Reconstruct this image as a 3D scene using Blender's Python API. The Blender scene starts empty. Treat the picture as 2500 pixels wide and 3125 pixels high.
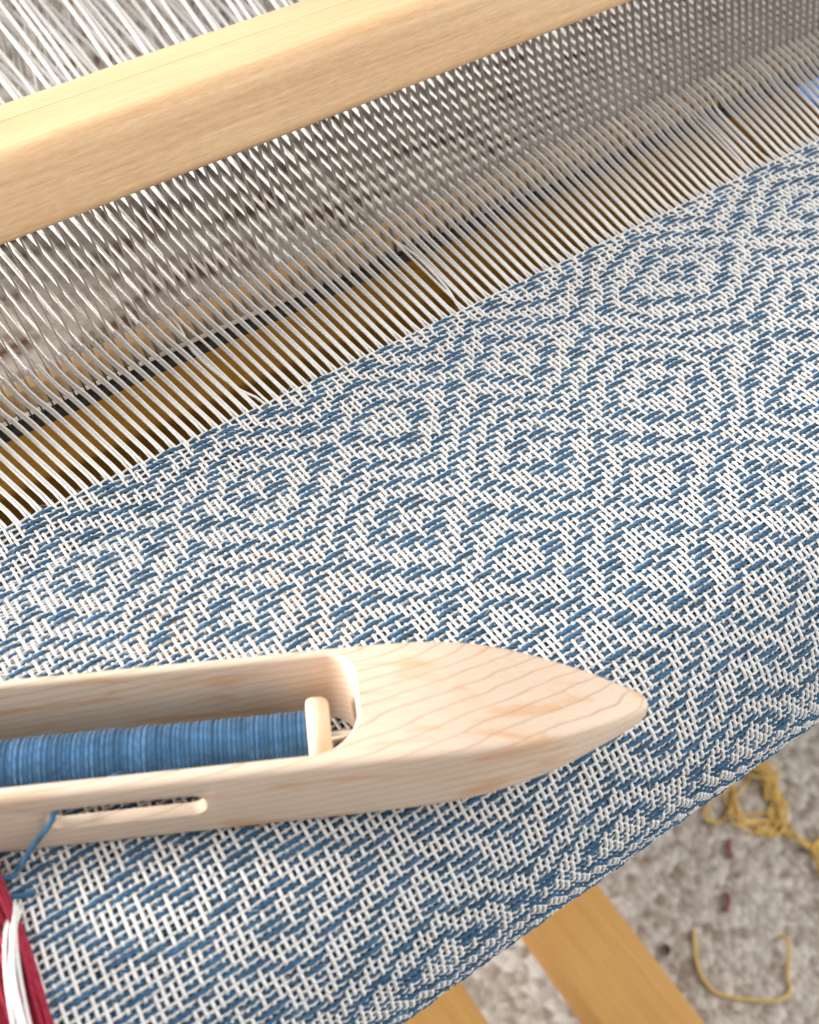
import bpy, bmesh, math, random
import numpy as np
from mathutils import Matrix, Vector
random.seed(7); rng = np.random.default_rng(7)
MM = 0.001
sc = bpy.context.scene
COL = sc.collection

# ------------------------------------------------------------------ camera
CAM_ROT = np.array([[0.81011401, -0.58480954, 0.04138955],
                    [-0.43850667, -0.65127785, -0.61931338],
                    [0.38913647, 0.48356485, -0.78405219]]).T   # rows: world axes seen from the camera
cam_d = bpy.data.cameras.new('camera'); cam = bpy.data.objects.new('camera', cam_d); COL.objects.link(cam)
r_, d_, f_ = CAM_ROT[:, 0], CAM_ROT[:, 1], CAM_ROT[:, 2]
m = Matrix(((r_[0], -d_[0], -f_[0], 0), (r_[1], -d_[1], -f_[1], 0), (r_[2], -d_[2], -f_[2], 0), (0, 0, 0, 1)))
m.translation = Vector((0, 0, 197.67 * MM))
cam.matrix_world = m
cam_d.sensor_fit = 'VERTICAL'; cam_d.sensor_height = 36.0; cam_d.sensor_width = 28.8
cam_d.lens = 36.0 * 4036.96 / 3125.0
cam_d.clip_start = 0.01; cam_d.clip_end = 20.0
cam_d.dof.use_dof = True; cam_d.dof.focus_distance = 0.258; cam_d.dof.aperture_fstop = 23.0
sc.camera = cam

# ------------------------------------------------------------------ light
w = bpy.data.worlds.new('World'); sc.world = w; w.use_nodes = True
bg = w.node_tree.nodes['Background']; bg.inputs[0].default_value = (0.93, 0.95, 1.0, 1); bg.inputs[1].default_value = 0.60
def area(name, loc, target, size, power, col):
    l = bpy.data.lights.new(name, 'AREA'); l.shape = 'SQUARE'; l.size = size; l.energy = power; l.color = col
    o = bpy.data.objects.new(name, l); COL.objects.link(o); o.location = loc
    o.rotation_euler = (Vector(target) - Vector(loc)).to_track_quat('-Z', 'Y').to_euler(); return o
area('window_light', (-0.50, 0.86, 1.18), (0.11, 0.13, 0), 0.42, 11.5, (1.0, 0.985, 0.96))
area('side_window_light', (-0.60, 0.52, 0.13), (0.05, 0.215, 0), 0.26, 22.0, (1.0, 0.99, 0.97))
area('room_fill_light', (1.15, -0.55, 0.75), (0.28, 0.08, -0.38), 0.9, 17.0, (1.0, 0.97, 0.93))  # fill lamp added to brighten the carpet and the front faces
sc.view_settings.view_transform = 'Standard'; sc.view_settings.look = 'None'
sc.view_settings.exposure = 0.0; sc.view_settings.gamma = 1.0
sc.render.engine = 'CYCLES'

# ------------------------------------------------------------------ helpers
def tag(o, label=None, cat=None, group=None, kind=None):
    for k, v in (('label', label), ('category', cat), ('group', group), ('kind', kind)):
        if v: o[k] = v
    return o
def empty(name, loc=(0, 0, 0)):
    o = bpy.data.objects.new(name, None); COL.objects.link(o); o.location = loc; o.empty_display_size = 0.01; return o
def link(name, me, parent=None):
    o = bpy.data.objects.new(name, me); COL.objects.link(o)
    if parent: o.parent = parent
    return o
def mesh_quads(name, V, F, mat, uv=None, smooth=True):
    """V (n,3) in mm, F (m,4)"""
    me = bpy.data.meshes.new(name)
    V = np.asarray(V, np.float32) * MM; F = np.asarray(F, np.int32)
    me.vertices.add(len(V)); me.vertices.foreach_set('co', V.ravel())
    me.loops.add(F.size); me.loops.foreach_set('vertex_index', F.ravel())
    me.polygons.add(len(F)); me.polygons.foreach_set('loop_start', np.arange(0, F.size, F.shape[1], dtype=np.int32))
    me.polygons.foreach_set('use_smooth', np.full(len(F), smooth))
    if uv is not None:
        l = me.uv_layers.new(name='UVMap'); l.data.foreach_set('uv', np.asarray(uv, np.float32).ravel())
    me.update(calc_edges=True); me.validate()
    me.materials.append(mat)
    return me
def tube_arrays(P, rn, rb, N, sides=6, off=0, caps=False):
    """sweep an ellipse along P; N = up vectors; rn radius along N, rb sideways"""
    P = np.asarray(P, float); n = len(P)
    T = np.gradient(P, axis=0); T /= np.linalg.norm(T, axis=1)[:, None] + 1e-9
    N = np.broadcast_to(np.asarray(N, float), P.shape).copy()
    N -= T * (N * T).sum(1)[:, None]; N /= np.linalg.norm(N, axis=1)[:, None] + 1e-9
    B = np.cross(T, N)
    rn = np.broadcast_to(rn, n)[:, None, None]; rb = np.broadcast_to(rb, n)[:, None, None]
    a = np.arange(sides) * 2 * np.pi / sides
    V = P[:, None, :] + rn * np.cos(a)[None, :, None] * N[:, None, :] + rb * np.sin(a)[None, :, None] * B[:, None, :]
    i = np.arange(n - 1)[:, None]; j = np.arange(sides)[None, :]; j2 = (j + 1) % sides
    F = np.stack([i * sides + j, i * sides + j2, (i + 1) * sides + j2, (i + 1) * sides + j], -1).reshape(-1, 4)
    L = np.concatenate([[0], np.cumsum(np.linalg.norm(np.diff(P, axis=0), axis=1))])
    u0 = np.broadcast_to(j / sides, (n - 1, sides)); u1 = np.broadcast_to((j + 1) / sides, (n - 1, sides))
    v0 = np.broadcast_to(L[:-1, None], (n - 1, sides)); v1 = np.broadcast_to(L[1:, None], (n - 1, sides))
    UV = np.stack([np.stack([u0, v0], -1), np.stack([u1, v0], -1), np.stack([u1, v1], -1), np.stack([u0, v1], -1)], 2).reshape(-1, 2)
    V = V.reshape(-1, 3)
    if caps:
        V = np.vstack([V, P[:1], P[-1:]]); c0 = n * sides; jj = np.arange(sides); k = (jj + 1) % sides
        # cap fans as degenerate-free quads need pairs: even sides
        e = np.arange(0, sides, 2)
        F = np.vstack([F, np.stack([np.full(len(e), c0), (e + 2) % sides, e + 1, e], -1),
                       np.stack([np.full(len(e), c0 + 1), (n - 1) * sides + e, (n - 1) * sides + e + 1, (n - 1) * sides + (e + 2) % sides], -1)])
        UV = np.vstack([UV, np.zeros((len(e) * 8, 2))])
    return V, F + off, UV
def tube(name, P, rn, rb, N, mat, parent=None, sides=6, caps=True):
    V, F, UV = tube_arrays(P, rn, rb, N, sides, caps=caps)
    return link(name, mesh_quads(name, V, F, mat, UV), parent)
def smooth_path(pts, n):
    """Catmull-Rom through pts"""
    p = np.asarray(pts, float); p = np.vstack([2 * p[0] - p[1], p, 2 * p[-1] - p[-2]])
    out = []; m_ = len(p) - 3; per = max(2, n // m_)
    for i in range(m_):
        for t in np.arange(per) / per:
            a, b, c_, d = p[i:i + 4]
            out.append(0.5 * ((2 * b) + (-a + c_) * t + (2 * a - 5 * b + 4 * c_ - d) * t * t + (-a + 3 * b - 3 * c_ + d) * t ** 3))
    out.append(p[-2]); return np.array(out)
def from_bm(name, bm, mat, parent=None, smooth=False):
    me = bpy.data.meshes.new(name); bmesh.ops.recalc_face_normals(bm, faces=bm.faces[:]); bm.to_mesh(me); bm.free()
    me.materials.append(mat)
    for p in me.polygons: p.use_smooth = smooth
    return link(name, me, parent)
def smooth_by_angle(o, ang=35):
    me = o.data
    me.polygons.foreach_set('use_smooth', [True] * len(me.polygons))
    bm = bmesh.new(); bm.from_mesh(me)
    for e in bm.edges:
        e.smooth = not (len(e.link_faces) == 2 and e.calc_face_angle(0) > math.radians(ang))
    bm.to_mesh(me); bm.free()
def round_poly(pts, rad, seg=6):
    """2d polygon with rounded corners"""
    out = []; n = len(pts); rad = rad if hasattr(rad, '__len__') else [rad] * n
    for i in range(n):
        p = np.array(pts[i], float); a = np.array(pts[i - 1], float) - p; b = np.array(pts[(i + 1) % n], float) - p
        la, lb = np.linalg.norm(a), np.linalg.norm(b); a /= la; b /= lb
        ang = math.acos(max(-1, min(1, a @ b))); r = rad[i]; d = min(r / math.tan(ang / 2), la * .49, lb * .49); r = d * math.tan(ang / 2)
        if r < 1e-6: out.append(p); continue
        cdir = (a + b) / np.linalg.norm(a + b); cen = p + cdir * (r / math.sin(ang / 2))
        s = p + a * d - cen; e = p + b * d - cen; th = math.acos(max(-1, min(1, (s @ e) / r / r)))
        for k in range(seg + 1):
            t = k / seg; out.append(cen + (math.sin((1 - t) * th) * s + math.sin(t * th) * e) / math.sin(th))
    return np.array(out)
def extrude_x(name, sec, x0, x1, mat, parent=None, nx=2, wob=0.0, bevel_end=0.8):
    """section (y,z) list swept along x, ends slightly rounded"""
    sec = np.asarray(sec); cen = sec.mean(0); xs = np.linspace(x0, x1, nx)
    rings = [(x0, 1 - bevel_end / 12)] + [(x + (bevel_end if i == 0 else -bevel_end if i == nx - 1 else 0), 1.0) for i, x in enumerate(xs)] + [(x1, 1 - bevel_end / 12)]
    bm = bmesh.new(); R = []
    for k, (x, s) in enumerate(rings):
        ph = x * 0.013
        R.append([bm.verts.new(((x) * MM, (cen[0] + (p[0] - cen[0]) * s + wob * math.sin(ph * 3.1 + i)) * MM, (cen[1] + (p[1] - cen[1]) * s + wob * math.sin(ph * 2.3 + i * 1.7)) * MM)) for i, p in enumerate(sec)])
    n = len(sec)
    for a, b in zip(R[:-1], R[1:]):
        for i in range(n): bm.faces.new((a[i], a[(i + 1) % n], b[(i + 1) % n], b[i]))
    bm.faces.new(R[0]); bm.faces.new(R[-1][::-1])
    o = from_bm(name, bm, mat, parent, True); smooth_by_angle(o, 40); return o

# ------------------------------------------------------------------ materials
def newmat(name):
    mt = bpy.data.materials.new(name); mt.use_nodes = True; nt = mt.node_tree; b = nt.nodes['Principled BSDF']; return mt, nt, b
def nd(nt, t, **kw):
    n = nt.nodes.new(t)
    for k, v in kw.items(): setattr(n, k, v)
    return n
def math_(nt, op, a, b=None):
    n = nd(nt, 'ShaderNodeMath', operation=op)
    for i, v in enumerate((a, b)):
        if v is None: continue
        if hasattr(v, 'node'): nt.links.new(v, n.inputs[i])
        else: n.inputs[i].default_value = v
    return n.outputs[0]
def ramp(nt, fac, stops):
    n = nd(nt, 'ShaderNodeValToRGB'); el = n.color_ramp.elements
    while len(el) < len(stops): el.new(0.5)
    for e, (p, c) in zip(el, stops): e.position = p; e.color = (*c, 1) if len(c) == 3 else c
    nt.links.new(fac, n.inputs[0]); return n.outputs[0]
def noise(nt, vec, scale, detail=4, rough=.55, dist=0.0):
    n = nd(nt, 'ShaderNodeTexNoise'); n.inputs['Scale'].default_value = scale; n.inputs['Detail'].default_value = detail
    n.inputs['Roughness'].default_value = rough; n.inputs['Distortion'].default_value = dist
    nt.links.new(vec, n.inputs['Vector']); return n.outputs['Fac']
def coords(nt, scale=(1, 1, 1), rot=(0, 0, 0)):
    """object coordinates in millimetres"""
    tc = nd(nt, 'ShaderNodeTexCoord'); mp = nd(nt, 'ShaderNodeMapping')
    mp.inputs['Scale'].default_value = [s * 1000 for s in scale]; mp.inputs['Rotation'].default_value = rot
    nt.links.new(tc.outputs['Object'], mp.inputs['Vector']); return mp.outputs['Vector']
def mix(nt, fac, a, b, blend='MIX'):
    n = nd(nt, 'ShaderNodeMix', data_type='RGBA', blend_type=blend)
    for inp, v in ((n.inputs[0], fac), (n.inputs[6], a), (n.inputs[7], b)):
        if hasattr(v, 'node'): nt.links.new(v, inp)
        elif isinstance(v, (int, float)): inp.default_value = v
        else: inp.default_value = (*v, 1)
    return n.outputs[2]
def yarn_mat(name, stops, plies=2, pitch=2.2, bump=0.10, rough=.85, vscale=.35, sheen=.25):
    mt, nt, b = newmat(name)
    uv = nd(nt, 'ShaderNodeUVMap'); sp = nd(nt, 'ShaderNodeSeparateXYZ'); nt.links.new(uv.outputs[0], sp.inputs[0])
    ph = math_(nt, 'ADD', math_(nt, 'MULTIPLY', sp.outputs[0], plies), math_(nt, 'DIVIDE', sp.outputs[1], pitch))
    s = math_(nt, 'ABSOLUTE', math_(nt, 'SINE', math_(nt, 'MULTIPLY', ph, math.pi)))
    fine = math_(nt, 'SINE', math_(nt, 'MULTIPLY', ph, math.pi * 10))
    co = coords(nt); n1 = noise(nt, co, vscale, 3); n2 = noise(nt, co, 5.0, 2)
    hgt = math_(nt, 'ADD', math_(nt, 'POWER', s, .6), math_(nt, 'ADD', math_(nt, 'MULTIPLY', fine, .10), math_(nt, 'MULTIPLY', n2, .5)))
    bp = nd(nt, 'ShaderNodeBump'); bp.inputs['Strength'].default_value = 1.0; bp.inputs['Distance'].default_value = bump * MM
    nt.links.new(hgt, bp.inputs['Height']); nt.links.new(bp.outputs[0], b.inputs['Normal'])
    fac = math_(nt, 'ADD', math_(nt, 'MULTIPLY', n1, .7), math_(nt, 'MULTIPLY', n2, .3))
    nt.links.new(ramp(nt, fac, stops), b.inputs['Base Color'])
    b.inputs['Roughness'].default_value = rough; b.inputs['Sheen Weight'].default_value = sheen; b.inputs['Specular IOR Level'].default_value = .25
    return mt
M_white = yarn_mat('undyed_cotton', [(.3, (.81, .79, .755)), (.7, (.89, .88, .85))], 2, 1.5, .10)
M_blue = yarn_mat('blue_wool', [(.32, (.028, .105, .190)), (.52, (.055, .175, .32)), (.72, (.10, .25, .45))], 3, 5.5, .30, vscale=.22, sheen=.08)
M_bobblue = yarn_mat('blue_wound_yarn', [(.32, (.022, .078, .155)), (.7, (.055, .150, .285))], 2, 2.0, .16, vscale=.25, sheen=.2)
M_red = yarn_mat('red_yarn', [(.3, (.27, .003, .020)), (.7, (.42, .010, .048))], 2, 2.2, .1)
M_yellow = yarn_mat('yellow_yarn', [(.3, (.70, .45, .10)), (.7, (.86, .62, .22))], 2, 2.2, .1)
M_lint = yarn_mat('dusty_red_lint', [(.3, (.20, .05, .04)), (.7, (.33, .11, .09))], 2, 2.2, .1)
M_darklint = yarn_mat('dark_lint', [(.3, (.035, .02, .012)), (.7, (.08, .045, .03))], 2, 2.2, .1)
M_heddle = yarn_mat('heddle_string', [(.3, (.62, .62, .60)), (.7, (.78, .78, .76))], 3, 1.1, .10)

def wood(name, c_lo, c_hi, grain=(.02, .8, .8), rough=.5, fleck=.5, spec=.4, coat=0.0, bump=.03):
    mt, nt, b = newmat(name)
    co = coords(nt, grain); n1 = noise(nt, co, 1.0, 5, .6, .4)
    co2 = coords(nt, (grain[0] * 14, grain[1] * 2.2, grain[2] * 2.2)); n2 = noise(nt, co2, 1.2, 3, .6)
    co3 = coords(nt, (.012, .03, .03)); n3 = noise(nt, co3, 1.0, 2)
    f = math_(nt, 'ADD', math_(nt, 'MULTIPLY', n1, .45), math_(nt, 'ADD', math_(nt, 'MULTIPLY', n2, .35 * fleck), math_(nt, 'MULTIPLY', n3, .55 - .35 * fleck)))
    nt.links.new(ramp(nt, f, [(.28, c_lo), (.62, c_hi)]), b.inputs['Base Color'])
    bp = nd(nt, 'ShaderNodeBump'); bp.inputs['Distance'].default_value = bump * MM; bp.inputs['Strength'].default_value = .6
    nt.links.new(n2, bp.inputs['Height']); nt.links.new(bp.outputs[0], b.inputs['Normal'])
    rr = ramp(nt, n2, [(.3, (rough - .08,) * 3), (.7, (rough + .1,) * 3)]); nt.links.new(rr, b.inputs['Roughness'])
    b.inputs['Specular IOR Level'].default_value = spec; b.inputs['Coat Weight'].default_value = coat; b.inputs['Coat Roughness'].default_value = .28
    return mt
M_beech = wood('lacquered_birch', (.50, .285, .12), (.76, .51, .285), rough=.55, fleck=1.0, coat=.10, bump=.06)
M_batten = wood('batten_wood', (.62, .40, .20), (.80, .56, .31), rough=.6)
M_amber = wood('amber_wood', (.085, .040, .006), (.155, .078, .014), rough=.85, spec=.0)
M_treadle = wood('treadle_wood', (.50, .25, .06), (.66, .37, .12), grain=(.5, .02, .6), rough=.5)
M_core = wood('bobbin_wood', (.66, .48, .32), (.80, .64, .48), grain=(.3, .3, .05), rough=.55)

def board():
    mt, nt, b = newmat('mottled_dark_board'); n = noise(nt, coords(nt, (.04, .09, .09)), 1.0, 4, .6)
    nt.links.new(ramp(nt, n, [(.37, (.05, .016, .005)), (.44, (.13, .095, .07)), (.56, (.25, .215, .18))]), b.inputs['Base Color']); b.inputs['Roughness'].default_value = .6
    return mt
M_board = board()
def maple():
    mt, nt, b = newmat('shuttle_maple')
    co = coords(nt); sp = nd(nt, 'ShaderNodeSeparateXYZ'); nt.links.new(co, sp.inputs[0]); u, v, z = sp.outputs
    lo = coords(nt, (.018, .06, .06)); nz = noise(nt, lo, 1.0, 3, .5)
    # growth rings: tilted shells cut by the surface
    f = math_(nt, 'ADD', math_(nt, 'MULTIPLY', v, .40), math_(nt, 'ADD', math_(nt, 'MULTIPLY', u, -.085), math_(nt, 'MULTIPLY', z, .55)))
    f = math_(nt, 'ADD', f, math_(nt, 'MULTIPLY', nz, 3.6))
    fr = math_(nt, 'FRACT', f)
    line = ramp(nt, fr, [(0.0, (1,) * 3), (.04, (.3,) * 3), (.14, (0.0,) * 3), (.93, (.0,) * 3), (1.0, (1,) * 3)])
    lvar = noise(nt, coords(nt, (.02, .12, .12)), 2.0, 2); lm = math_(nt, 'MULTIPLY', line, math_(nt, 'ADD', math_(nt, 'MULTIPLY', lvar, 1.0), .35))
    pore = noise(nt, coords(nt, (.25, 3.0, 3.0)), 1.0, 3); base = ramp(nt, math_(nt, 'ADD', math_(nt, 'MULTIPLY', pore, .5), math_(nt, 'MULTIPLY', nz, .5)), [(.3, (.66, .495, .36)), (.7, (.78, .63, .485))])
    c1 = mix(nt, math_(nt, 'MULTIPLY', lm, .85), base, (.44, .22, .13))
    # mineral streaks, orange-brown
    st = noise(nt, coords(nt, (.045, .22, .22)), 1.0, 3, .5, .8); sf = ramp(nt, st, [(.57, (0,) * 3), (.70, (1,) * 3)])
    c2 = mix(nt, math_(nt, 'MULTIPLY', sf, .55), c1, (.62, .30, .11))
    nt.links.new(c2, b.inputs['Base Color'])
    bp = nd(nt, 'ShaderNodeBump'); bp.inputs['Distance'].default_value = .02 * MM; nt.links.new(pore, bp.inputs['Height']); nt.links.new(bp.outputs[0], b.inputs['Normal'])
    b.inputs['Roughness'].default_value = .55; b.inputs['Specular IOR Level'].default_value = .3
    return mt
M_maple = maple()
def steel():
    mt, nt, b = newmat('reed_steel'); co = coords(nt, (.5, .5, .05)); n = noise(nt, co, 1.0, 2)
    nt.links.new(ramp(nt, n, [(.3, (.30, .275, .25)), (.7, (.42, .395, .37))]), b.inputs['Base Color'])
    b.inputs['Metallic'].default_value = .65; b.inputs['Roughness'].default_value = .38; return mt
M_steel = steel()
mt, nt, b = newmat('polished_steel'); b.inputs['Base Color'].default_value = (.6, .58, .55, 1); b.inputs['Metallic'].default_value = 1; b.inputs['Roughness'].default_value = .25; M_shaft = mt
mt, nt, b = newmat('shaded_gap_black'); nt.links.new(ramp(nt, noise(nt, coords(nt), .6, 3), [(.3, (.012, .008, .006)), (.7, (.03, .02, .015))]), b.inputs['Base Color']); b.inputs['Roughness'].default_value = .8; M_black = mt  # near-black that paints the shade of the open gap below the batten
mt, nt, b = newmat('blue_tape'); nt.links.new(ramp(nt, noise(nt, coords(nt), .4, 3), [(.3, (.05, .19, .62)), (.7, (.12, .32, .80))]), b.inputs['Base Color']); b.inputs['Roughness'].default_value = .55; M_tape = mt
def carpet():
    mt, nt, b = newmat('wool_carpet'); co = coords(nt)
    v = nd(nt, 'ShaderNodeTexVoronoi'); v.inputs['Scale'].default_value = .33; nt.links.new(co, v.inputs['Vector'])
    v.inputs['Scale'].default_value = .24; cellc = nd(nt, 'ShaderNodeSeparateXYZ'); nt.links.new(v.outputs['Color'], cellc.inputs[0]); n1 = noise(nt, co, .16, 4, .65); n2 = noise(nt, co, .022, 3); n3 = noise(nt, co, 1.6, 3)
    f = math_(nt, 'ADD', math_(nt, 'MULTIPLY', n1, .42), math_(nt, 'ADD', math_(nt, 'MULTIPLY', n2, .25), math_(nt, 'ADD', math_(nt, 'MULTIPLY', n3, .10), math_(nt, 'MULTIPLY', cellc.outputs[0], .20))))
    c = ramp(nt, f, [(.36, (.30, .235, .185)), (.47, (.50, .445, .385)), (.60, (.72, .67, .61))])
    nt.links.new(c, b.inputs['Base Color']); b.inputs['Roughness'].default_value = .95
    bp = nd(nt, 'ShaderNodeBump'); bp.inputs['Distance'].default_value = 2.2 * MM
    h = math_(nt, 'ADD', math_(nt, 'MULTIPLY', v.outputs['Distance'], -.9), math_(nt, 'MULTIPLY', n3, .3)); nt.links.new(h, bp.inputs['Height']); nt.links.new(bp.outputs[0], b.inputs['Normal'])
    b.inputs['Sheen Weight'].default_value = .3
    return mt
M_carpet = carpet()

# ------------------------------------------------------------------ carpet (floor)
FZ = -380.0
g = 60; xs = np.linspace(-1500, 3000, g); ys = np.linspace(-1500, 3000, g)
VX, VY = np.meshgrid(xs, ys); VZ = FZ + 1.5 * np.sin(VX * .013) * np.cos(VY * .017)
i, j = np.meshgrid(np.arange(g - 1), np.arange(g - 1), indexing='ij'); F = np.stack([i * g + j, i * g + j + 1, (i + 1) * g + j + 1, (i + 1) * g + j], -1).reshape(-1, 4)
floor = link('carpet', mesh_quads('carpet', np.stack([VX, VY, VZ], -1).reshape(-1, 3), F, M_carpet)); tag(floor, kind='structure')

# ------------------------------------------------------------------ loom frame: breast beam under the cloth, cross beam in the shade
A_ = np.array([.40185, .91571]); B_ = np.array([.91571, -.40185])          # reed plane directions in (y, z)
frame = empty('wooden_loom', (0.12, 0.1, FZ * MM)); tag(frame, 'wooden loom frame whose beams carry the cloth and cross the shade under the warp', 'loom frame')
def under(o): o.matrix_parent_inverse = frame.matrix_world.inverted(); return o
def pworld(o, parent):
    o.parent = parent; bpy.context.view_layer.update(); o.matrix_parent_inverse = parent.matrix_world.inverted(); return o
R_C = 28.0; YC = 81.9
nc = np.array([.067262, .997735])                                           # cloth normal (y, z)
tdir = np.array([-.997735, .067262])
t_flat = (161 - YC) / .997735
P_t = np.array([161, 0.]) + tdir * t_flat; CEN = P_t - nc * R_C
ang = np.linspace(0, 2 * np.pi, 48, endpoint=False)
bb = extrude_x('breast_beam', np.stack([CEN[0] + (R_C - 1.3) * np.cos(ang), CEN[1] + (R_C - 1.3) * np.sin(ang)], 1), -160, 430, M_amber, nx=3)
pworld(bb, frame)
cb = extrude_x('cross_beam', round_poly([(217, -92), (217, -60), (238, -60), (238, -92)], 2.5), -260, 620, M_amber, nx=3); pworld(cb, frame)
sh = extrude_x('inner_board', round_poly([(243, -84), (243, -66), (640, -66), (640, -84)], 2.5), -260, 620, M_board, nx=3); pworld(sh, frame)
kb = extrude_x('lower_beam', round_poly([(150, -210), (150, -160), (190, -160), (190, -210)], 3), -260, 620, M_amber, nx=3); pworld(kb, frame)
for xx in (-240, 600):
    bm = bmesh.new(); bmesh.ops.create_cube(bm, size=1)
    for v_ in bm.verts: v_.co = Vector(((xx + v_.co.x * 40) * MM, (150 + v_.co.y * 260) * MM, (-200 + v_.co.z * 360) * MM))
    bmesh.ops.bevel(bm, geom=bm.edges[:], offset=3 * MM, segments=2, affect='EDGES')
    pworld(from_bm('side_frame', bm, M_amber), frame)

# ------------------------------------------------------------------ treadles
def treadle(x0, x1, y0, y1, z, skew, label):
    t = empty('treadle', ((x0 + x1) / 2 * MM, y0 * MM, z * MM)); tag(t, label, 'treadle', 'treadles under the loom')
    sec = round_poly([(-(x1 - x0) / 2, -9), (-(x1 - x0) / 2, 9), ((x1 - x0) / 2, 9), ((x1 - x0) / 2, -9)], 2.5)
    bm = bmesh.new(); rr = []
    L = y1 - y0
    for q in np.linspace(0, 1, 8):
        rr.append([bm.verts.new(((p[0] + skew * q * L) * MM, q * L * MM, (p[1] - 6 * q) * MM)) for p in sec])
    n = len(sec)
    for a, c2 in zip(rr[:-1], rr[1:]):
        for k in range(n): bm.faces.new((a[k], a[(k + 1) % n], c2[(k + 1) % n], c2[k]))
    bm.faces.new(rr[0]); bm.faces.new(rr[-1][::-1])
    o = from_bm('board', bm, M_treadle, t, True); smooth_by_angle(o, 40)
treadle(153, 187, -120, 330, -300, .045, 'wide amber wooden treadle right of the other one, crossing above the carpet')
treadle(88, 121, -120, 330, -300, .04, 'amber wooden treadle at the bottom edge, left of the wide one')

# ------------------------------------------------------------------ scraps on the carpet
def scrap(name, pts, r, mat, label, cat, group=None, loops=1, jit=0, n=60):
    base = np.array([*pts[0], FZ + 2.0])
    P0 = np.array([[p[0], p[1], FZ + 1.8 + (p[2] if len(p) > 2 else 0)] for p in pts])
    Vs, Fs, Us = [], [], []; off = 0
    for k in range(loops):
        Q = P0 + (rng.normal(0, 1, P0.shape) * [jit, jit, jit * .35] if k else 0); Q[:, 2] = np.maximum(Q[:, 2], FZ + 1.6)
        S = smooth_path(Q - base, n); V, F_, U = tube_arrays(S, r, r, (0, 0, 1), 6, off, True); off += len(V); Vs.append(V); Fs.append(F_); Us.append(U)
    o = link(name, mesh_quads(name, np.vstack(Vs), np.vstack(Fs), mat, np.vstack(Us))); o.location = base * MM; tag(o, label, cat, group); return o
scrap('yarn_scrap', [(252, 90.5), (246, 83), (241.7, 76.3), (240, 68), (242, 62.1), (251, 53), (260, 46, 2), (268, 46), (272, 51.5), (278, 57, 2), (281.5, 62.8, 4), (281, 66)], 0.75, M_yellow, 'yellow yarn scrap lying in a wide open U on the carpet', 'yarn scrap', 'yellow yarn scraps')
scrap('yarn_scrap', [(327, 139), (333, 133, 3), (336, 124, 5), (331, 118), (328, 110, 2), (321, 108), (314, 112), (305, 118, 3), (312, 128), (324, 134), (331, 130, 5), (334, 119), (326, 108, 3), (318, 104), (312, 108)], 0.6, M_yellow, 'knotted tangle of yellow yarn with loops lying by the cloth edge', 'yarn scrap', 'yellow yarn scraps', loops=6, jit=3.0, n=120)
scrap('yarn_scrap', [(324, 108), (322, 100), (322, 92, 3), (324, 86, 1), (332, 80, 4), (336, 72), (330, 68), (322, 73, 3), (322, 82), (327, 87, 4), (335, 84), (338, 76)], 0.6, M_yellow, 'yellow yarn ring with a straight tail at the right edge', 'yarn scrap', 'yellow yarn scraps', loops=4, jit=1.8, n=100)
scrap('yarn_scrap', [(314, 133), (305, 133, 2), (298, 131), (293, 126, 2), (299, 121), (307, 123, 3), (313, 124)], 0.6, M_yellow, 'small yellow yarn loop left of the knotted tangle', 'yarn scrap', 'yellow yarn scraps', loops=2, jit=1.5)
scrap('lint', [(296, 112), (292.7, 109.9, 1), (290, 105)], 1.1, M_lint, 'short dusty red fluff piece nearer the cloth edge', 'lint')
scrap('lint', [(276, 94), (274.7, 91.5, 1), (270, 88)], 1.1, M_lint, 'short dusty red fluff piece farther down the carpet', 'lint')
scrap('lint', [(236.3, 92.5), (236, 90, 1), (234, 89)], 1.2, M_darklint, 'dark fluff speck lying free between treadle and yellow scrap', 'lint')
scrap('lint', [(223.1, 102), (222, 100, 1), (221, 98)], 1.2, M_darklint, 'dark fluff speck right beside the wide treadle', 'lint')

# ------------------------------------------------------------------ beater with reed
beater = empty('loom_beater', (0.185, 0.195, 0)); tag(beater, 'pale wooden beater bar with a steel reed that the white warp passes through', 'beater')
F0 = np.array([192.0, 35.0])
fr = lambda a, b_: tuple(F0 + A_ * a + B_ * b_)
sec = round_poly([fr(0, 0), fr(15.6, 0), fr(15.2, 26), fr(13.6, 53), fr(0, 53)], [2.2, 4.2, 25, 6, 4], 8)
pworld(extrude_x('top_rail', sec, -70, 520, M_beech, nx=14, wob=.12), beater)
R0 = np.array([195.2, 0.0]); rf = lambda a, b_: tuple(R0 + A_ * a + B_ * b_)
pworld(extrude_x('bottom_rail', round_poly([rf(-4.2, 1.7), rf(-4.2, 9), rf(-8.9, 9), rf(-8.9, 1.7)], .8), -70, 520, M_batten, nx=8), beater)
pworld(extrude_x('shaded_gap_strip', round_poly([rf(-9.4, -2), rf(-9.4, 1.5), rf(-11.6, 1.5), rf(-11.6, -2)], .5), -70, 520, M_black, nx=3), beater)  # black strip at the dent ends, standing in for the shaded gap below
# one flat steel dent, long axis z
wsec = round_poly([(-.17, -.6), (-.17, .6), (.17, .6), (.17, -.6)], .15, 2)
bm = bmesh.new(); rr = [[bm.verts.new((p[0] * MM, p[1] * MM, z * MM)) for p in wsec] for z in (-9.6, 3, 15, 27, 40)]; n = len(wsec)
for a, c2 in zip(rr[:-1], rr[1:]):
    for k in range(n): bm.faces.new((a[k], a[(k + 1) % n], c2[(k + 1) % n], c2[k]))
bm.faces.new(rr[0]); bm.faces.new(rr[-1][::-1]); bmesh.ops.recalc_face_normals(bm, faces=bm.faces[:])
wire_me = bpy.data.meshes.new('reed_wire'); bm.to_mesh(wire_me); bm.free(); wire_me.materials.append(M_steel)
for p in wire_me.polygons: p.use_smooth = True
X_PIV = 137.0; FAN = 1.067; PITCH = 2.54
Binv = Matrix.Translation((-0.185, -0.195, 0))
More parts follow.
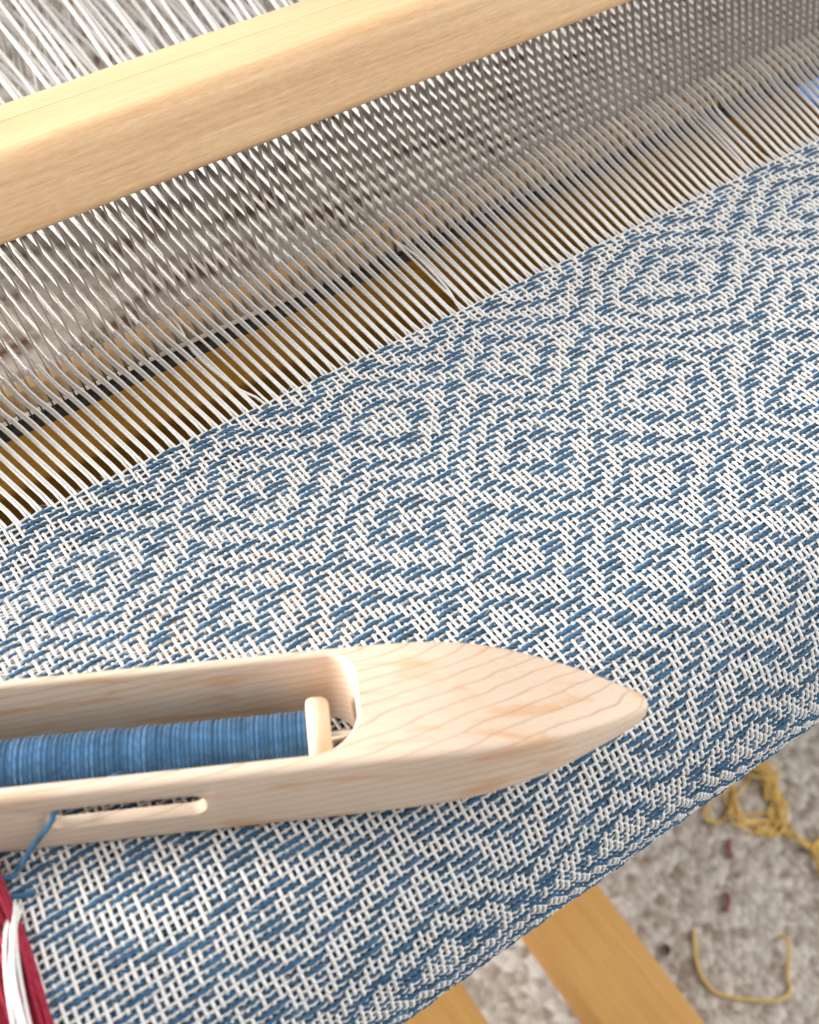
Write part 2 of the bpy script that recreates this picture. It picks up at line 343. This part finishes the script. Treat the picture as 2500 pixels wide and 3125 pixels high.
alpha = math.atan2(A_[0], A_[1])
def reed_x(i): return 5.0 + PITCH * i
for i in range(136):
    x = reed_x(i)
    o = link('reed_wire', wire_me, beater); o.matrix_parent_inverse = Binv
    fan = (x - 185) * .016 / 26 * 1.0
    o.rotation_euler = (-alpha, random.gauss(0, .004) + math.atan((x - 185) * .016 / 14), 0)
    o.location = (x * MM, 195.2 * MM, 0)

# ------------------------------------------------------------------ woven cloth
cloth = empty('woven_cloth', (0.12, 0.12, 0)); tag(cloth, 'blue and white handwoven cloth with its white warp stretched through the reed', 'cloth')
Cinv = Matrix.Translation((-0.12, -0.12, 0))
def prof(t, hgt=0.0):
    """arc length from the fell -> (y,z) lifted by hgt, and normal"""
    t = np.asarray(t, float); hgt = np.broadcast_to(hgt, t.shape)
    th = np.clip((t - t_flat) / R_C, 0, math.radians(104))
    flat = t <= t_flat
    n0 = math.atan2(nc[1], nc[0])
    ny = np.where(flat, nc[0], np.cos(n0 + th)); nz = np.where(flat, nc[1], np.sin(n0 + th))
    extra = np.maximum(t - t_flat - R_C * math.radians(104), 0)
    y = np.where(flat, 161 + tdir[0] * t, CEN[0] + R_C * ny); z = np.where(flat, tdir[1] * t, CEN[1] + R_C * nz)
    y = y - nz * extra * 1.0; z = z + ny * extra * 1.0
    y = np.where(extra > 0, y, y)
    return y + ny * hgt, z + nz * hgt, ny, nz
PK = 1.40; NP = 96; T_END = PK * NP
S0 = 9.0                                                                # selvedge x at the fell
NW = 252
sj = np.arange(NW) * 1.19                                                # warp coordinate from the selvedge
sel_t = np.array([0, 25, 50, 63, 72, 80, 95, 110, 150.]); sel_x = np.array([9., 8.0, 6.6, 5.0, 3.6, 2.2, -.6, -1.0, -1.0])
ridge = np.cumsum(rng.normal(0, .05, 200)); ridge = np.interp(np.arange(0, 200), np.arange(200), ridge)
def warp_x(s, t):
    """x of warp coordinate s at arc t inside the cloth"""
    dx = (np.interp(t, sel_t, sel_x) - 9.0) + .25 * np.sin(t * .21) * np.exp(-s / 6)
    return S0 + s + dx * np.exp(-s / 45.0)
lim_x = lambda y: 124.6 + (np.maximum(y, 43.6) - 43.6) * 1.08 + 26 + np.maximum(y - 138, 0) * 1.3
# pattern
blocks = []; seq = []
path = [0, 1, 2, 3, 2, 1, 0, 3, 0, 1, 2, 3, 0, 1, 0, 3, 2, 1, 2, 3]
shaft = []; pairs = [(0, 1), (2, 1), (2, 3), (0, 3)]
rs = random.Random(12); b_ = 0; dr = 1; run = 9
while len(shaft) < NW + 8:
    run -= 1
    if run <= 0: dr = -dr; run = rs.choice([7, 9, 12, 5])
    b_ = (b_ + dr) % 4; nlen = rs.choice([2, 3, 2, 3, 1])
    for q in range(nlen):
        want = len(shaft) % 2
        shaft.append([p for p in pairs[b_] if p % 2 == want][0])
shaft = np.array(shaft[:NW])
lift = []; rs = random.Random(23); b_ = 0; dr = 1; run = 12
while len(lift) < NP:
    run -= 1
    if run <= 0: dr = -dr; run = rs.choice([10, 14, 8, 17])
    b_ = (b_ + dr) % 4
    lift += [b_] * rs.choice([1, 1, 2, 1, 1, 2, 1])
lift = np.array(lift[:NP])
pair_sets = [set(p) for p in pairs]
blue_over = np.array([[(s not in pair_sets[l]) for s in shaft] for l in lift])     # NP x NW  blue lies on top
tab_over = (np.arange(NW)[None, :] + np.arange(NP)[:, None]) % 2 == 0
# pick positions with slight waviness
tb = PK * (np.arange(NP) + .75); ttb = PK * (np.arange(NP) + .2)
wavA = rng.normal(0, .07, NP); wavP = rng.uniform(0, 6.28, NP)
fell_bow = lambda x: .9 * np.sin((x - 10) / 260 * math.pi)                        # the fell line bows a little
def pick_t(t0, i, x): return t0 + wavA[i] * np.sin(x * .05 + wavP[i]) - fell_bow(x) * 0
jit = rng.normal(0, .05, (NW,))
# free-warp spreading
pairoff = np.where(np.arange(NW) % 2 == 0, -1, 1) * .5
def grouped_x(j, t):
    """threads close up in pairs towards the fell and spread apart in the cloth"""
    x = warp_x(sj[j], t); g = np.exp(-np.maximum(t, 0) / 8.0) * .50 + .06
    return x - pairoff[j] * g * 1.19 + jit[j]
warp_jx = np.zeros(NW); 
HX = 318.0
shaft_h = np.array([0.0, 14.0, 5.0, 22.0])
bias = rng.normal(0, .12, NW)
DENT0 = round((X_PIV + (S0 + 50.5 * 2.38 - .6 - X_PIV) * FAN - reed_x(.5)) / PITCH) - 50
stray = {j: rng.normal(0, 1.1) for j in range(NW) if rng.random() < .06}
for j in range(NW):
    # sample t at every pick centre
    tt = np.empty(2 * NP); hh = np.empty(2 * NP)
    x0 = warp_x(sj[j], 20.)
    tt[0::2] = ttb + wavA * np.sin(x0 * .05 + wavP); tt[1::2] = tb + wavA * np.sin(x0 * .05 + wavP)
    hh[0::2] = np.where(tab_over[:, j], -.17, .26); hh[1::2] = np.where(blue_over[:, j], -.34, .36)
    mid = .5 * (tt[1:] + tt[:-1]); hm = .5 * (hh[1:] + hh[:-1]) + .05
    ta = np.empty(4 * NP - 1); ha = np.empty(4 * NP - 1); ta[0::2] = tt; ta[1::2] = mid; ha[0::2] = hh; ha[1::2] = hm
    y, z, ny, nz = prof(ta, ha); x = grouped_x(j, ta)
    keep = x < lim_x(y); keep = np.cumprod(keep.astype(int)).astype(bool)
    pc = np.stack([x, y, z], 1)[keep]; ncl = np.stack([0 * ny, ny, nz], 1)[keep]
    # free part, from the heddle down to the fell
    d = j // 2; xf = float(grouped_x(j, np.array(0.))); xfd = S0 + (d + .5) * 2.38 - .6
    xr = X_PIV + (xfd - X_PIV) * FAN
    dent = d + DENT0; xr = reed_x(dent + .5) + pairoff[j] * .34 + bias[d]
    so = stray.get(j, 0)
    far = [(xr + (xr - X_PIV) * .30 + rng.normal(0, 1.6), HX + 80, rng.uniform(0, 4)), (xr + (xr - X_PIV) * .16 + rng.normal(0, .9), HX + 4 * shaft[j], shaft_h[shaft[j]]),
           (xr + (xr - X_PIV) * .03 + rng.normal(0, .06), 244., shaft_h[shaft[j]] * .06 + .2), (xr, 196., .1 + pairoff[j] * .5 + rng.normal(0, .12))]
    if keep.any():
        nearz = [(xr * .59 + xf * .41 + rng.normal(0, .03) + so, 182., pairoff[j] * .35), (xr * .21 + xf * .79 + rng.normal(0, .03) + so * .8, 169., 0.03), (xf, 162., 0.)]
        P = np.vstack([smooth_path(far + nearz, 24)[:-1], pc])
        N = np.vstack([np.tile([0, 0, 1.], (len(P) - len(pc), 1)), ncl])
    else: continue
    rad = np.interp(P[:, 1], [140, 160, 240, 250], [.305, .265, .33, .52])
    o = tube('warp_thread', P - 0, rad, rad * 1.06, N, M_white, cloth, 6, True); o.matrix_parent_inverse = Cinv
# wefts
def weft(i, t0, over, amp_o, amp_u, rn_o, rn_u, rb_o, rb_u, mat, name, plies=False):
    js = np.arange(NW); t = t0 + wavA[i] * np.sin(warp_x(sj, 20.) * .05 + wavP[i])
    x = warp_x(sj, t) - pairoff * (np.exp(-np.maximum(t, 0) / 8.) * .50 + .06) * 1.19 + jit
    h = np.where(over, amp_o, amp_u).astype(float)
    # longer floats ride higher in the middle
    slub = 1 + np.random.default_rng(900 + i).normal(0, .05, NW)
    rn = np.where(over, rn_o, rn_u) * slub; rb = np.where(over, rb_o, rb_u) * slub
    nb = np.convolve(over.astype(float), [1, 1, 1], 'same'); h += np.where(over & (nb > 2.5), .20, 0); rb = rb * np.where(over & (nb < 2.5), .90, 1.06)
    xm = .5 * (x[1:] + x[:-1]); hm = .5 * (h[1:] + h[:-1]); same = over[1:] == over[:-1]
    X = np.empty(2 * NW - 1); H = np.empty(2 * NW - 1); T_ = np.empty(2 * NW - 1); RN = np.empty(2 * NW - 1); RB = np.empty(2 * NW - 1)
    X[0::2] = x; X[1::2] = xm; H[0::2] = h; H[1::2] = hm; T_[0::2] = t; T_[1::2] = .5 * (t[1:] + t[:-1])
    RN[0::2] = rn; RN[1::2] = .5 * (rn[1:] + rn[:-1]); RB[0::2] = rb; RB[1::2] = .5 * (rb[1:] + rb[:-1])
    T_ = T_ + np.random.default_rng(i).normal(0, .03, len(T_))
    # selvedge turn
    y, z, ny, nz = prof(T_, H)
    keep = X < lim_x(y); 
    P = np.stack([X, y, z], 1)[keep]; N = np.stack([0 * ny, ny, nz], 1)[keep]; RN = RN[keep]; RB = RB[keep]
    if len(P) < 4: return
    e0 = P[0] + np.array([-.9, 0, 0]) - N[0] * .1; e1 = P[0] + np.array([-1.1, -.45, 0]) - N[0] * .6
    P = np.vstack([e1, e0, P]); N = np.vstack([N[0], N[0], N]); RN = np.concatenate([[RN[0]] * 2, RN]); RB = np.concatenate([[RB[0]] * 2, RB])
    if not plies:
        o = tube(name, P, RN, RB, N, mat, cloth, 6, True); o.matrix_parent_inverse = Cinv; return
    # two plies twisted about each other
    n0 = len(P); q0 = np.arange(n0); q1 = np.linspace(0, n0 - 1, int(n0 * 1.5))
    ip = lambda A: np.stack([np.interp(q1, q0, A[:, c_]) for c_ in range(A.shape[1])], 1)
    P = ip(P); N = ip(N); RN = np.interp(q1, q0, RN); RB = np.interp(q1, q0, RB)
    T = np.gradient(P, axis=0); T /= np.linalg.norm(T, axis=1)[:, None]; B = np.cross(T, N); L = np.concatenate([[0], np.cumsum(np.linalg.norm(np.diff(P, axis=0), axis=1))])
    ph = 2 * np.pi * L / 2.9 + wavP[i]; Vs, Fs, Us = [], [], []; off = 0
    for k in (0, math.pi):
        Q = P + N * (RN * .42 * np.cos(ph + k))[:, None] + B * (RB * .50 * np.sin(ph + k))[:, None]
        V, F_, U = tube_arrays(Q, RN * .74, RB * .62, N, 5 + 1, off, False); off += len(V); Vs.append(V); Fs.append(F_); Us.append(U)
    o = link(name, mesh_quads(name, np.vstack(Vs), np.vstack(Fs), mat, np.vstack(Us)), cloth); o.matrix_parent_inverse = Cinv
for i in range(NP):
    weft(i, tb[i], blue_over[i], .30, -.42, .32, .25, .42, .32, M_blue, 'blue_weft', True)
    weft(i, ttb[i], tab_over[i], .24, -.20, .21, .21, .25, .25, M_white, 'white_weft')

# loose fibres standing off the yarns
def fuzz(name, pts, nrm, mat, parent, inv, length, r=.022):
    g_ = np.random.default_rng(77); Vs, Fs = [], []; n = len(pts)
    d = g_.normal(0, 1, (n, 3)); d -= nrm * (d * nrm).sum(1)[:, None] * .6; d /= np.linalg.norm(d, axis=1)[:, None]
    c2 = g_.normal(0, .5, (n, 3)); Ls = length * g_.uniform(.4, 1.3, n)[:, None]
    K = [pts, pts + d * Ls * .35 + nrm * .12, pts + d * Ls * .7 + c2 * Ls * .3 + nrm * .2, pts + d * Ls + c2 * Ls * .7 + nrm * .12]
    sd = np.cross(d, nrm); sd /= np.linalg.norm(sd, axis=1)[:, None] + 1e-9
    tri = [sd * r, -sd * r * .5 + nrm * r * .87, -sd * r * .5 - nrm * r * .87]
    V = np.stack([np.stack([k_ + t_ for t_ in tri], 1) for k_ in K], 1).reshape(-1, 3)      # n,4,3
    F = []
    for a in range(3):
        for b_ in range(3): F.append([a * 3 + b_, a * 3 + (b_ + 1) % 3, (a + 1) * 3 + (b_ + 1) % 3, (a + 1) * 3 + b_])
    F = (np.array(F)[None] + (np.arange(n) * 12)[:, None, None]).reshape(-1, 4)
    o = link(name, mesh_quads(name, V, F, mat, np.zeros((F.size, 2))), parent); o['kind'] = 'stuff'
    if inv is not None: o.matrix_parent_inverse = inv
    return o
def cloth_pts(n, seed):
    g_ = np.random.default_rng(seed); t = g_.uniform(0, t_flat + 38, n); x = g_.uniform(4, 290, n)
    y, z, ny, nz = prof(t, .35); k = x < lim_x(y) - 6; return np.stack([x, y, z], 1)[k], np.stack([0 * x, ny, nz], 1)[k]
a_, b_ = cloth_pts(9000, 1); fuzz('blue_fibre_fuzz', a_, b_, M_blue, cloth, Cinv, 1.6)
a_, b_ = cloth_pts(9000, 2); fuzz('white_fibre_fuzz', a_, b_, M_white, cloth, Cinv, 1.5)

# ------------------------------------------------------------------ heddles
harness = empty('heddle_harness', (0.18, HX * MM, 0)); tag(harness, 'white string heddles hanging close together behind the beater bar', 'heddles')
hp = [(0, 0, z) for z in (-90, -50, -10, -2.5)] + [(.0, -.5, 0)] + [(0, 0, z) for z in (2.5, 10, 50, 90)]
V1, F1, U1 = tube_arrays(np.array([(0, 0, z) for z in (-90, -50, -10, -3)]), .42, .42, (0, 1, 0), 6, 0, True)
V2, F2, U2 = tube_arrays(np.array([(0, 0, -3.), (.7, 0, 0), (0, 0, 3.)]), .28, .28, (0, 1, 0), 6, len(V1), True)
V3, F3, U3 = tube_arrays(np.array([(0, 0, -3.), (-.7, 0, 0), (0, 0, 3.)]), .28, .28, (0, 1, 0), 6, len(V1) + len(V2), True)
V4, F4, U4 = tube_arrays(np.array([(0, 0, z) for z in (3, 10, 50, 90)]), .42, .42, (0, 1, 0), 6, len(V1) + len(V2) + len(V3), True)
hed_me = mesh_quads('heddle', np.vstack([V1, V2, V3, V4]), np.vstack([F1, F2, F3, F4]), M_heddle, np.vstack([U1, U2, U3, U4]))
Hinv = Matrix.Translation((-0.18, -HX * MM, 0))
for j in range(NW):
    xfd = S0 + (j // 2 + .5) * 2.38 - .6; xr = X_PIV + (xfd - X_PIV) * FAN
    o = link('heddle', hed_me, harness); o.matrix_parent_inverse = Hinv
    o.location = ((xr + (xr - X_PIV) * .16 + pairoff[j] + random.gauss(0, .5)) * MM, (HX + 4 * shaft[j]) * MM, shaft_h[shaft[j]] * MM)
    o.rotation_euler = (random.gauss(0, .02), random.gauss(0, .02), 0)

# ------------------------------------------------------------------ shuttle
SA = np.array([4.3639, 98.8915, 4.187 + .75])
us = np.array([0.874956, -0.483106, 0.0325683]); vs = np.array([0.484202, 0.872975, -0.058851]); ns = np.array([0, 0.067262, 0.997735])
SM = Matrix(((us[0], vs[0], ns[0], 0), (us[1], vs[1], ns[1], 0), (us[2], vs[2], ns[2], 0), (0, 0, 0, 1))); SM.translation = Vector(SA * MM)
def s2w(p): return SA + us * p[0] + vs * p[1] + ns * p[2]
shuttle = empty('weaving_shuttle'); shuttle.matrix_world = SM
tag(shuttle, 'pale maple boat shuttle with pointed tip lying across the blue and white cloth', 'shuttle')
VC = 10.65
#        u'   back  front  ztop  zbot
stn = [(0, 10.75, 10.65, 17.7, 0), (40, 10.75, 10.65, 17.7, 0), (60, 10.75, 10.65, 17.7, 0), (66, 10.75, 10.6, 17.6, 0), (71, 10.7, 10.55, 17.4, .05), (76, 10.5, 10.4, 17.0, .3), (81, 10.0, 9.9, 16.3, .7), (86, 9.1, 9.1, 15.3, 1.3),
       (91, 7.8, 8.0, 14.1, 2.1), (95, 6.5, 6.8, 13.2, 2.9), (98.5, 5.2, 5.5, 12.3, 3.7), (101.5, 4.0, 4.3, 11.5, 4.5), (104, 2.9, 3.2, 10.8, 5.2), (106, 1.9, 2.1, 10.1, 5.8), (107.2, 1.0, 1.1, 9.4, 6.5), (107.5, .4, .45, 8.8, 7.2)]
full = [(-a, b1, b2, c1, c2) for a, b1, b2, c1, c2 in stn[:0:-1]] + stn
UM = -5.5
bm = bmesh.new(); rr = []
for (uu, wb, wf, zt_, zb_) in full:
    h = (zt_ - zb_); r = min(1.3, h * .3, wf * .45); rb_ = min(2.5, h * .3, wf * .45)
    # side walls lean in slightly towards the bottom
    pl = round_poly([(VC - wf + .6 * min(1, wf / 10), zb_), (VC - wf, zt_), (VC + wb, zt_), (VC + wb - .6 * min(1, wb / 10), zb_)], [rb_, r, r, rb_], 4)
    rr.append([bm.verts.new(((uu + UM) * MM, p[0] * MM, p[1] * MM)) for p in pl])
n = len(rr[0])
for a, c2 in zip(rr[:-1], rr[1:]):
    for k in range(n): bm.faces.new((a[k], a[(k + 1) % n], c2[(k + 1) % n], c2[k]))
bm.faces.new(rr[0]); bm.faces.new(rr[-1][::-1])
body = from_bm('body', bm, M_maple)
def cutter(outline_fn, levels, axis):
    """loft of 2-D outlines; axis 'z' (u,v outline) or 'v' (u,z outline)"""
    bm = bmesh.new(); rr = []
    for (lv, grow) in levels:
        o_ = outline_fn(grow)
        rr.append([bm.verts.new((p[0] * MM, p[1] * MM, lv * MM) if axis == 'z' else (p[0] * MM, lv * MM, p[1] * MM)) for p in o_])
    n = len(rr[0])
    for a, c2 in zip(rr[:-1], rr[1:]):
        for k in range(n): bm.faces.new((a[k], a[(k + 1) % n], c2[(k + 1) % n], c2[k]))
    bm.faces.new(rr[0]); bm.faces.new(rr[-1][::-1])
    return from_bm('cutter', bm, M_maple)
cav = lambda gr: round_poly([(-67 - gr, 2.35 - gr), (56.0 + gr, 2.35 - gr), (56.0 + gr, 19.5 + gr), (-67 - gr, 19.5 + gr)], [7 + gr, 7.5 + gr, 4.2 + gr, 4.2 + gr], 10)
slot = lambda gr: round_poly([(9.3 - gr, 7.5 - gr), (32.2 + gr, 7.5 - gr), (32.2 + gr, 12.6 + gr), (9.3 - gr, 12.6 + gr)], 2.15 + gr, 8)
cuts = [cutter(cav, [(-3, 0), (16.7, 0), (17.3, .08), (17.55, .25), (17.72, .5), (19, 1.9)], 'z'),
        cutter(slot, [(5, 0), (1.3, 0), (.6, .12), (.25, .35), (.05, .7), (-2, 2.4)], 'v')]
for c_ in cuts:
    md = body.modifiers.new('b', 'BOOLEAN'); md.operation = 'DIFFERENCE'; md.object = c_; md.solver = 'EXACT'
bpy.context.view_layer.update()
dg = bpy.context.evaluated_depsgraph_get(); me = bpy.data.meshes.new_from_object(body.evaluated_get(dg)); body.modifiers.clear(); body.data = me
me.materials.clear(); me.materials.append(M_maple)
for c_ in cuts: bpy.data.objects.remove(c_)
smooth_by_angle(body, 32); body.parent = shuttle
def lathe(name, prof_, mat, parent, seg=48, ax=(0, 0)):
    """profile (u, r) turned about the u axis at (v,z)=ax"""
    bm = bmesh.new(); rr = []
    for (uu, r) in prof_: rr.append([bm.verts.new((uu * MM, (ax[0] + r * math.cos(2 * math.pi * k / seg)) * MM, (ax[1] + r * math.sin(2 * math.pi * k / seg)) * MM)) for k in range(seg)])
    for a, c2 in zip(rr[:-1], rr[1:]):
        for k in range(seg): bm.faces.new((a[k], a[(k + 1) % seg], c2[(k + 1) % seg], c2[k]))
    bm.faces.new(rr[0]); bm.faces.new(rr[-1][::-1])
    o = from_bm(name, bm, mat, parent, True); smooth_by_angle(o, 50); return o
AX = (10.65, 8.3)
lathe('shaft', [(-68, .8), (-67.5, .95), (56.5, .95), (57, .8)], M_shaft, shuttle, 20, AX)
bobbin = empty('bobbin'); bobbin.matrix_world = SM; tag(bobbin, 'wooden bobbin wound with blue yarn sitting inside the shuttle', 'bobbin')
for (c_, sg) in ((48.2, 1), (-58.5, -1)):
    pr = [(0, 1.3), (0, 5.3), (.15, 6.0), (.6, 6.35), (1.3, 6.45), (2.5, 6.4), (3.1, 6.15), (3.5, 5.6), (3.6, 5.1), (3.35, 4.8), (3.3, 2.6), (2.2, 2.3), (2.2, 1.1)]
    lathe('flange', [(c_ + sg * a, b_) for a, b_ in pr], M_core, bobbin, 56, AX)
lathe('core', [(-58.4, 2.6), (48.1, 2.6)], M_core, bobbin, 24, AX)
# yarn winding: one long helix, layers uneven
turns = 150; seg = 26; tt = np.linspace(0, turns, turns * seg)
uu = np.interp(tt, [0, turns], [47.9, -58.0]) + .10 * np.sin(tt * 2.1) + np.interp(tt, np.arange(turns + 1), rng.normal(0, .07, turns + 1))
env = 4.05 + .35 * np.exp(-((uu - 5) / 30) ** 2) + np.interp(uu, np.linspace(-60, 50, 60), rng.normal(0, .07, 60)) - .0
rad = env + np.interp(tt, np.arange(turns + 1), rng.normal(0, .045, turns + 1)); a_ = 2 * np.pi * tt
P = np.stack([uu, AX[0] + rad * np.cos(a_), AX[1] + rad * np.sin(a_)], 1); N = np.stack([0 * a_, np.cos(a_), np.sin(a_)], 1)
tube('yarn_winding', P, .42, .50, N, M_bobblue, bobbin, 6)
# base layer under the top windings, so no core shows between wraps
tt2 = np.linspace(0, 110, 110 * 16); uu2 = np.interp(tt2, [0, 110], [-58, 46.8]); a2 = -2 * np.pi * tt2
P2 = np.stack([uu2, AX[0] + 3.5 * np.cos(a2), AX[1] + 3.5 * np.sin(a2)], 1)
tube('inner_winding', P2, .5, .62, np.stack([0 * a2, np.cos(a2), np.sin(a2)], 1), M_bobblue, bobbin, 6)
tail = smooth_path([(20, 7.0, 10.5), (14, 3.2, 11.2), (10.9, .6, 12.25), (10.2, -.45, 11.4), (8.3, -.62, 8.3), (5.6, -.9, 4.2), (3.6, -1.7, .9), (2.2, -3.0, .45), (.3, -3.2, .5), (-1.0, -3.9, .2), (.4, -5.4, .2), (3.0, -6.2, .35), (6.0, -5.6, .3)], 90)
tube('yarn_tail', tail, .40, .44, (0, -1, 1), M_blue, bobbin, 8)

# ------------------------------------------------------------------ bundles hanging at the selvedge
def bundle(name, part, n, mat, path, r, label, cat, seed):
    """path rows: x, y, z, half width in x, spread in z"""
    g_ = np.random.default_rng(seed); path = np.array(path, float); start = path[0, :3]
    e = empty(name, tuple(start * MM)); tag(e, label, cat); inv = Matrix.Translation(-Vector(start * MM))
    for k in range(n):
        a = g_.uniform(-1, 1); b0 = g_.normal(0, 1); pts = []
        for q, row in enumerate(path):
            a = float(np.clip(a + g_.normal(0, .07), -1, 1))
            pts.append((row[0] + a * row[3], row[1] + g_.normal(0, .5), row[2] + abs(b0) * row[4] - .3 * a * a * row[4] + g_.normal(0, .12)))
        P = smooth_path(pts, 26)
        o = tube(part, P, r * g_.uniform(.85, 1.15), r, (.3, .4, 1), mat, e, 6); o.matrix_parent_inverse = inv
bundle('red_yarn_bundle', 'red_strand', 280, M_red, [(.2, 114, 3.6, 4.6, .7), (-1.0, 98, 5.2, 4.6, .9), (-2.6, 84, 6.0, 4.7, 1.0), (-4.6, 72, 5.0, 4.6, 1.0), (-6.0, 62, .6, 4.6, 1.0), (-6.6, 54, -9, 4.7, 1.0), (-7, 50, -26, 5, 1.5), (-8, 49, -60, 5.5, 2.5)], .31, 'bundle of crimson red yarn hanging beside the left edge of the cloth', 'yarn bundle', 5)
bundle('white_yarn_bundle', 'white_strand', 10, M_white, [(3.4, 90, 6.4, .6, .1), (1.0, 86, 8.6, 1.1, .15), (-2.0, 79, 9.0, 1.9, .2), (-4.6, 70, 7.4, 2.3, .25), (-6.2, 61, 3.6, 2.5, .3), (-7.5, 54, -5, 2.0, .6), (-8, 49, -30, 2.4, .8)], .29, 'thin white warp ends hanging over the red yarn', 'yarn bundle', 9)

# blue tape on the shaded cross beam
bm = bmesh.new(); pl = [(343, 220.5), (343, 237.2), (378, 237.2), (378, 220.5)]
top = [bm.verts.new((x * MM, y * MM, -59.4 * MM)) for x, y in pl]; bot = [bm.verts.new((x * MM, y * MM, -59.9 * MM)) for x, y in pl]
bm.faces.new(top); bm.faces.new(bot[::-1])
for k in range(4): bm.faces.new((top[k], top[(k + 1) % 4], bot[(k + 1) % 4], bot[k]))
tag(from_bm('tape_strip', bm, M_tape), 'bright blue tape strip on the shaded beam under the warp, far right', 'tape')
